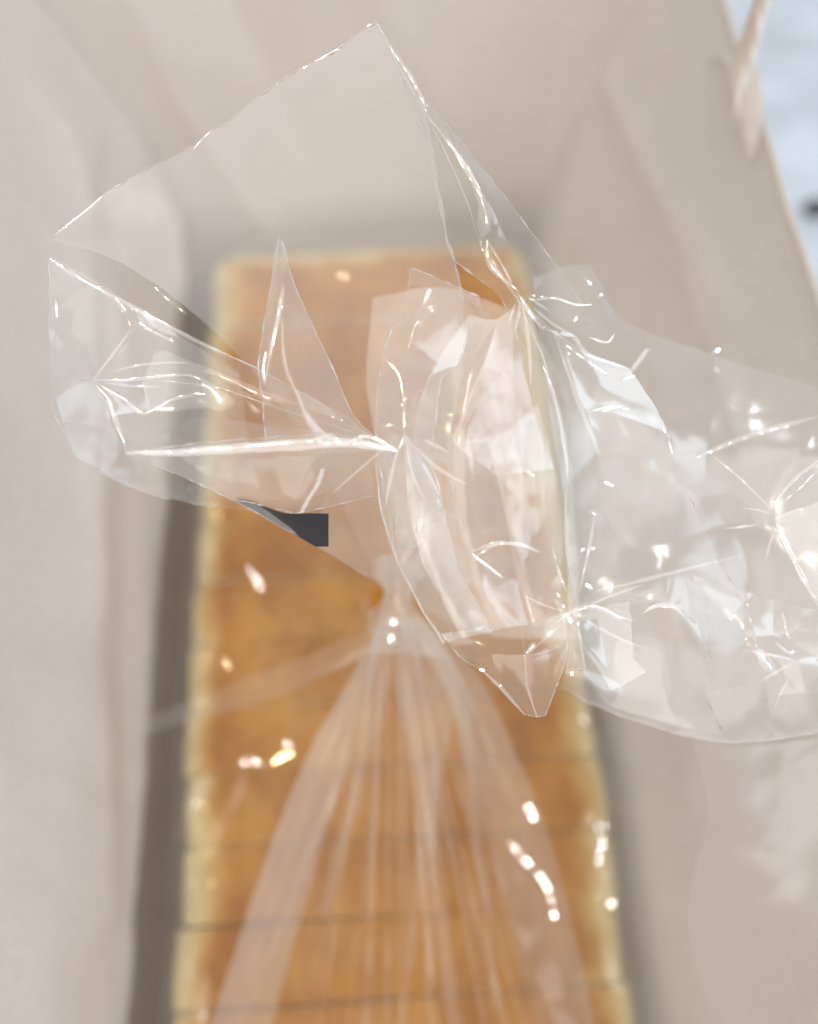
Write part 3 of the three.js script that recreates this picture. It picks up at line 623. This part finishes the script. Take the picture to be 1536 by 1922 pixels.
const GLINTS = [
  [[[448, 1438, 20.6], [470, 1428, 20.6], [492, 1434, 20.6]], 22, 40, 3], [[[500, 1438, 20.6], [525, 1424, 20.6], [548, 1414, 20.6]], 18, 30, 2], [[[536, 1392, 20.7], [546, 1404, 20.7]], 14, 30, 3],
  [[[990, 1512, 20.0], [997, 1524, 20.0], [1003, 1538, 20.0]], 24, 45, 3],
  [[[950, 1576, 20.0], [975, 1602, 20.0], [1000, 1630, 20.0]], 14, 30, 3], [[[1000, 1630, 20.0], [1022, 1654, 20.0], [1036, 1690, 20.0], [1042, 1722, 20.0]], 14, 30, 3],
  [[[1118, 1550, 20.6], [1138, 1554, 20.6]], 18, 30, 4], [[[1132, 1572, 20.6], [1128, 1598, 20.7], [1122, 1620, 20.7]], 24, 45, 4],
  [[[1146, 1692, 21.0], [1153, 1706, 21.0]], 18, 35, 3], [[[466, 1062, 22.5], [478, 1082, 22.5], [492, 1112, 22.5]], 16, 30, 3],
  [[[736, 1160, 16.6], [742, 1176, 16.6]], 22, 45, 3], [[[738, 1190, 16.7], [731, 1208, 16.7]], 16, 35, 3], [[[914, 1424, 18.8], [920, 1440, 18.8]], 16, 30, 2], [[[420, 1238, 21.4], [428, 1252, 21.4]], 14, 26, 2],
  [[[634, 512, 24.0], [652, 526, 24.0]], 7, 12, 2], [[[806, 574, 15.0], [814, 582, 15.0]], 9, 25, 3],
  [[[272, 586, 11.8], [288, 600, 11.8]], 9, 20, 3], [[[106, 565, 12.2], [107, 594, 12.2]], 5, 12, 3],
  [[[1060, 658, 11.9], [1068, 664, 11.9]], 9, 25, 4], [[[1112, 774, 11.9], [1145, 770, 12.0]], 6, 16, 4], [[[1172, 712, 11.9], [1190, 706, 12.0]], 8, 20, 4],
  [[[1064, 1150, 13.0], [1072, 1168, 13.0]], 12, 25, 3], [[[1100, 1096, 13.1], [1112, 1104, 13.1]], 9, 20, 3], [[[1068, 1258, 13.2], [1078, 1268, 13.2]], 10, 25, 2], [[[900, 1256, 13.0], [910, 1260, 13.0]], 6, 20, 3],
  [[[1225, 1138, 13.0], [1252, 1140, 13.0]], 6, 14, 4], [[[1430, 1228, 13.0], [1450, 1256, 13.0]], 6, 14, 4], [[[1364, 1146, 13.2], [1372, 1162, 13.2]], 6, 18, 4], [[[1480, 1226, 13.2], [1500, 1222, 13.2]], 5, 14, 4],
  [[[1135, 905, 13.0], [1152, 912, 13.0]], 10, 25, 3], [[[1106, 960, 13.1], [1122, 966, 13.1]], 6, 18, 4], [[[988, 884, 13.0], [1004, 894, 13.0]], 7, 18, 3], [[[1096, 518, 13.0], [1110, 536, 13.0]], 12, 25, 4],
  [[[1084, 590, 12.6], [1078, 606, 12.6]], 7, 18, 4], [[[1120, 560, 12.7], [1130, 552, 12.7]], 7, 18, 4], [[[1344, 660, 14.0], [1352, 656, 14.0]], 9, 25, 4],
  [[[519, 155, 12.4], [522, 158, 12.4]], 6, 20, 3], [[[600, 112, 12.4], [622, 98, 12.3]], 5, 14, 4],
  // long thin ones along the creases
  [[[178, 713, 12.2], [240, 711, 12.2], [300, 706, 12.3], [355, 704, 12.4], [388, 717, 12.5]], 7, 3, 2],
  [[[180, 718, 12.2], [215, 738, 12.2], [238, 752, 12.3], [268, 776, 12.4]], 7, 4, 2], [[[268, 776, 12.4], [300, 764, 12.4], [320, 750, 12.4]], 9, 6, 2], [[[330, 746, 12.5], [360, 738, 12.5], [386, 740, 12.5]], 6, 4, 2],
  [[[180, 722, 12.1], [206, 754, 12.1], [215, 795, 12.1], [233, 830, 12.1]], 7, 3.5, 2], [[[218, 560, 11.9], [236, 585, 11.9], [246, 616, 11.9]], 5, 2.5, 2],
  [[[95, 486, 12.1], [150, 522, 12.0], [212, 556, 11.9]], 8, 4, 3], [[[262, 606, 11.8], [290, 622, 11.9], [326, 640, 12.0]], 6, 3, 2],
  [[[292, 540, 12.8], [325, 570, 12.8], [352, 592, 12.8]], 14, 6, 2],
  [[[252, 848, 11.6], [330, 848, 11.6], [400, 843, 11.6]], 10, 7, 3], [[[340, 847, 11.6], [450, 839, 11.6], [540, 831, 11.6], [600, 828, 11.6]], 13, 8, 3], [[[628, 830, 11.6], [690, 835, 11.6], [742, 845, 11.6]], 12, 8, 3],
  [[[622, 818, 11.5], [634, 830, 11.5], [690, 819, 11.5], [740, 842, 11.5]], 6, 3, 2], [[[596, 826, 11.5], [616, 834, 11.5], [628, 826, 11.5]], 9, 6, 3],
  [[[722, 672, 11.9], [746, 700, 11.9], [757, 745, 11.8], [759, 800, 11.7]], 9, 4.5, 2], [[[712, 812, 11.8], [730, 798, 11.8], [757, 808, 11.7]], 8, 4, 2], [[[760, 816, 11.7], [752, 840, 11.8]], 7, 4, 2],
  [[[527, 560, 11.5], [518, 620, 11.5], [508, 668, 11.6]], 6, 3.5, 3], [[[500, 660, 11.6], [495, 690, 11.6], [497, 720, 11.6]], 5, 3, 3],
  [[[730, 84, 12.2], [770, 146, 12.2], [798, 200, 12.2]], 6, 3, 2], [[[834, 256, 12.2], [868, 310, 12.2], [900, 366, 12.2], [916, 424, 12.2]], 5, 2.5, 2], [[[836, 262, 12.2], [880, 316, 12.2], [908, 372, 12.2]], 4, 2, 3],
  [[[914, 452, 12.2], [920, 495, 12.2], [948, 526, 12.2], [974, 546, 12.2]], 6, 3, 2], [[[988, 556, 12.4], [1000, 554, 12.4], [1040, 560, 12.5], [1085, 572, 12.6], [1110, 571, 12.6]], 5, 2.5, 2],
  [[[978, 556, 12.2], [998, 592, 12.1], [1020, 618, 12.0]], 8, 4, 3], [[[1066, 650, 11.9], [1100, 676, 11.9], [1140, 702, 12.0]], 16, 9, 4], [[[1106, 634, 12.6], [1142, 642, 12.6], [1152, 628, 12.6]], 5, 2.5, 3],
  [[[1245, 800, 12.4], [1254, 826, 12.5], [1262, 850, 12.6]], 6, 3, 4], [[[1118, 772, 11.9], [1150, 768, 11.9], [1190, 768, 12.0]], 8, 5, 4],
  [[[892, 1046, 13.2], [930, 1022, 13.2], [975, 1022, 13.2], [1012, 1036, 13.3]], 8, 4, 3], [[[888, 1040, 13.3], [920, 1066, 13.3], [944, 1086, 13.3]], 10, 6, 3],
  [[[1080, 1146, 13.0], [1120, 1138, 13.0], [1165, 1160, 13.0]], 5, 2.5, 4], [[[1206, 1150, 13.0], [1236, 1136, 13.0], [1270, 1142, 13.0], [1288, 1160, 13.0]], 7, 4, 3],
  [[[1484, 1040, 12.9], [1510, 1090, 12.9], [1536, 1130, 12.9]], 7, 4, 4], [[[1462, 950, 12.9], [1500, 918, 12.9], [1536, 880, 12.9]], 4, 2, 4], [[[1310, 858, 13.8], [1400, 822, 13.8], [1500, 794, 13.8]], 5, 2, 4],
  [[[1044, 1110, 13.3], [1056, 1130, 13.3], [1062, 1150, 13.3]], 8, 5, 2], [[[1090, 1036, 13.2], [1104, 1024, 13.2], [1120, 1034, 13.2]], 6, 4, 4],
  [[[400, 243, 12.5], [380, 262, 12.6], [362, 282, 12.6]], 4, 2, 3], [[[215, 352, 12.5], [228, 346, 12.5]], 5, 5, 3], [[[110, 436, 12.4], [150, 404, 12.4], [205, 358, 12.4]], 4, 2, 3], [[[560, 132, 12.4], [610, 106, 12.3], [645, 86, 12.3]], 6, 3, 4], [[[690, 48, 12.3], [704, 43, 12.3]], 5, 4, 4],
];
const FOLDS = [
  [[[175, 713, 11.85], [240, 712, 12.2], [300, 707, 12.4], [355, 705, 12.6], [388, 717, 12.7]], 9, 0.8],
  [[[175, 715, 11.85], [215, 738, 12.2], [238, 752, 12.4], [268, 776, 12.5], [318, 752, 12.6], [386, 738, 12.7]], 10, 0.9],
  [[[177, 718, 11.85], [205, 752, 12.2], [216, 795, 12.2], [234, 832, 12.1]], 9, 0.8],
  [[[246, 618, 11.75], [215, 660, 11.8], [176, 712, 11.85]], 8, 0.8],
  [[[215, 556, 11.9], [232, 585, 11.9], [246, 618, 11.75]], 7, 0.7],
  [[[92, 484, 12.2], [150, 522, 12.0], [213, 556, 11.9], [300, 604, 12.0], [390, 650, 12.2], [480, 692, 12.6]], 9, 1.2],
  [[[262, 580, 11.9], [292, 608, 12.0], [335, 632, 12.1]], 16, 3.0],
  [[[250, 612, 11.8], [285, 622, 12.0], [325, 642, 12.1]], 8, 0.8],
  [[[105, 560, 12.3], [107, 600, 12.3]], 7, 1.5],
  [[[722, 672, 12.0], [746, 700, 11.9], [758, 745, 11.75], [760, 806, 11.65]], 9, 0.9],
  [[[710, 812, 12.1], [730, 797, 11.9], [758, 808, 11.65]], 9, 0.9],
  [[[762, 812, 11.65], [752, 838, 11.9], [745, 858, 12.0]], 8, 0.8],
  [[[760, 808, 11.65], [795, 870, 12.1], [822, 925, 12.3], [830, 962, 12.5]], 6, 0.6],
  [[[532, 500, 11.55], [524, 590, 11.5], [510, 650, 11.6], [498, 720, 11.8]], 10, 1.6],
  [[[710, 50, 12.2], [770, 140, 12.2], [800, 200, 12.3], [840, 262, 12.1], [872, 310, 12.2], [900, 365, 12.3], [918, 425, 12.3]], 8, 0.8],
  [[[912, 448, 12.2], [916, 492, 12.2], [945, 524, 12.3], [975, 548, 12.3]], 8, 0.9],
  [[[915, 452, 12.2], [935, 486, 12.2], [960, 530, 12.3]], 6, 0.7],
  [[[985, 552, 12.4], [994, 562, 12.5], [1040, 560, 12.6], [1088, 574, 12.8], [1112, 571, 12.8]], 8, 0.9],
  [[[972, 548, 12.3], [992, 590, 12.1], [1040, 622, 11.9], [1075, 632, 12.0], [1100, 664, 12.1], [1180, 692, 12.3]], 9, 1.3],
  [[[1105, 634, 12.9], [1142, 642, 12.9], [1154, 626, 12.9]], 8, 1.0],
  [[[1110, 772, 11.95], [1150, 765, 12.1], [1225, 778, 12.5]], 14, 2.0],
  [[[1020, 690, 12.2], [1040, 745, 12.2], [1062, 850, 12.4], [1064, 940, 12.8]], 10, 1.2],
  [[[560, 832, 11.6], [600, 820, 11.5], [626, 816, 11.5], [638, 832, 11.5], [690, 818, 11.5], [745, 846, 11.7]], 8, 0.9],
  [[[885, 1035, 13.2], [930, 1020, 13.2], [975, 1022, 13.3], [1015, 1036, 13.4]], 10, 1.6],
  [[[1040, 1170, 13.1], [1085, 1142, 13.0], [1120, 1140, 13.0], [1165, 1160, 13.1], [1198, 1166, 13.2]], 10, 1.2],
  [[[1205, 1152, 13.0], [1236, 1136, 13.0], [1270, 1140, 13.0], [1292, 1162, 13.1]], 14, 2.0],
  [[[1400, 1205, 13.1], [1425, 1230, 13.0], [1455, 1258, 13.1]], 12, 2.0],
  [[[1358, 1140, 13.3], [1374, 1165, 13.3]], 14, 2.5],
  [[[1540, 862, 12.9], [1490, 900, 12.9], [1456, 938, 12.9]], 9, 1.0],
  [[[1458, 975, 12.8], [1480, 1030, 12.8], [1520, 1110, 12.9], [1545, 1150, 13.0]], 12, 1.6],
  [[[1110, 1110, 13.4], [1180, 1095, 13.5], [1260, 1075, 13.6], [1400, 1040, 13.8]], 8, 1.0],
  [[[1300, 860, 14.0], [1400, 820, 14.1], [1540, 780, 14.2]], 14, 2.0],
  [[[905, 1258, 13.2], [940, 1290, 13.1], [985, 1340, 13.1]], 8, 1.0],
  [[[1335, 665, 14.2], [1352, 655, 14.2]], 14, 3.0], [[[1340, 690, 14.2], [1350, 700, 14.2]], 14, 3.0],
];
// many small creases running out from the points where the film is pinched
const NODES = [[1080, 1148, 13.0, 7, 0, 6.28], [760, 810, 11.75, 5, 0.2, 2.6], [175, 715, 11.9, 5, -1.0, 1.2], [975, 552, 12.3, 5, 0.3, 2.2], [1500, 1240, 13.2, 5, 2.0, 4.6], [745, 1075, 15.6, 5, -1.9, -0.6], [1460, 970, 12.9, 4, 1.6, 4.4]];
NODES.forEach(([x, y, z, n, a0, a1], q) => {
  for (let i = 0; i < n; i++) {
    const a = lerp(a0, a1, (i + 0.2 + 0.6 * rnd()) / n), r0 = 12 + 30 * rnd(), len = 40 + 120 * rnd(), bend = (rnd() - 0.5) * 0.5, pts = [];
    for (let k = 0; k <= 4; k++) { const r = r0 + len * k / 4, b = a + bend * k / 4; pts.push([x + Math.cos(b) * r, y + Math.sin(b) * r, z + 0.0025 * r * (q === 5 ? -1 : 0.6) + 0.03 * (rnd() - 0.5)]); }
    fold(pts, 3.5 + 5 * rnd(), 0.5 + 0.8 * rnd(), i * 3.1 + q);
  }
});
GLINTS.forEach(([pts, w, R, lamp], i) => glint(pts, w, R, lamp, i * 2.3));
FOLDS.forEach(([pts, w, R], i) => fold(pts, w, R, i * 1.7));
for (const g of edgeGeos) part('film_edge', g, filmEdge, filmBag);
for (const g of creaseGeos) part('film_crease', g, filmFold, filmBag);
// heat-sealed seams: short whitish strips
function weld(pts, r, n) {
  const c = new THREE.CatmullRomCurve3(pts.map((q) => P(...q)));
  return own(gridGeo(10, n, (u, v, p) => { const a = u * Math.PI * 2, rr = r * (0.8 + 0.35 * tri(v * n / 5)); p.copy(c.getPointAt(v)).add(new THREE.Vector3(Math.cos(a) * rr, 0, 0)).addScaledVector(ahead, Math.sin(a) * rr * 0.4); }));
}
part('seam_weld', weld([[606, 880, 0.1185], [596, 910, 0.119], [580, 935, 0.1195], [566, 962, 0.120]], 0.00042, 30), weldMat, filmBag, 'whitish heat sealed seam on the left flap');
part('seam_weld', weld([[1172, 712, 0.1195], [1190, 690, 0.1185], [1216, 655, 0.1175]], 0.0005, 30), weldMat, filmBag, 'short whitish sealed tab on the bright fold');
part('seam_weld', weld([[1044, 1125, 0.136], [1056, 1150, 0.135], [1063, 1170, 0.135]], 0.0005, 24), weldMat, filmBag);
// black printed block on the film
{
  const ink = new THREE.MeshPhysicalMaterial({ color: new THREE.Color().setRGB(0.028, 0.030, 0.040), roughness: 0.42, side: THREE.DoubleSide });
  const g = gridGeo(30, 12, (u, v, p) => {
    const x = lerp(443, 617, u), top = 938 + 26 * sstep(0, 0.65, u) - 3 * Math.sin(u * 9) * (1 - u), bot = lerp(940, 1030, Math.min(1, u / 0.9));
    const y = lerp(top, Math.min(bot, 1026), v); p.copy(P(x, y, 0.1262 + 0.008 * (v * 0.6 + 0.1 * u)));
  });
  part('printed_block', own(g), ink, filmBag, 'solid black print on the film');
}

// ---------------------------------------------------------------- small dark thing on the table
{
  const d = P(1535, 388, 1).sub(eye), t = -(eye.y - 0.0) / d.y, at = eye.clone().addScaledVector(d, t); at.y = -0.004;
  const g = new THREE.LatheGeometry([[0.0001, 0], [0.0052, 0], [0.0062, 0.0012], [0.0062, 0.0045], [0.0045, 0.0062], [0.0001, 0.0066]].map((q) => new THREE.Vector2(...q)), 24);
  const m = part('knob', g, new THREE.MeshStandardMaterial({ color: new THREE.Color().setRGB(0.06, 0.065, 0.075), roughness: 0.5 }), scene, 'small dark grey round knob on the pale table beside the bag');
  m.userData.category = 'knob'; m.position.copy(at);
}

// ---------------------------------------------------------------- lamps
for (const [name, x, y, z, w, d, r, g, b, L, label] of LAMPS) {
  const t = thing(name, label, 'lamp', new THREE.Vector3(x, y, z));
  const target = new THREE.Vector3(0, 0.15, -0.06);
  t.lookAt(target);                                       // +z of the lamp points at the bag
  const frameMat = new THREE.MeshStandardMaterial({ color: 0xdddddd, roughness: 0.6 });
  part('lamp_frame', new THREE.BoxGeometry(w + 0.03, d + 0.03, 0.03).translate(0, 0, -0.021), frameMat, t);
  part('lamp_diffuser', new THREE.PlaneGeometry(w, d).translate(0, 0, -0.004), new THREE.MeshStandardMaterial({ color: 0x888888, emissive: new THREE.Color().setRGB(r, g, b), emissiveIntensity: 1.0 }), t);
  const light = new THREE.RectAreaLight(new THREE.Color().setRGB(r, g, b), L, w, d);
  light.position.copy(t.position); scene.add(light); light.lookAt(target.clone());
}
renderer.render(scene, camera);
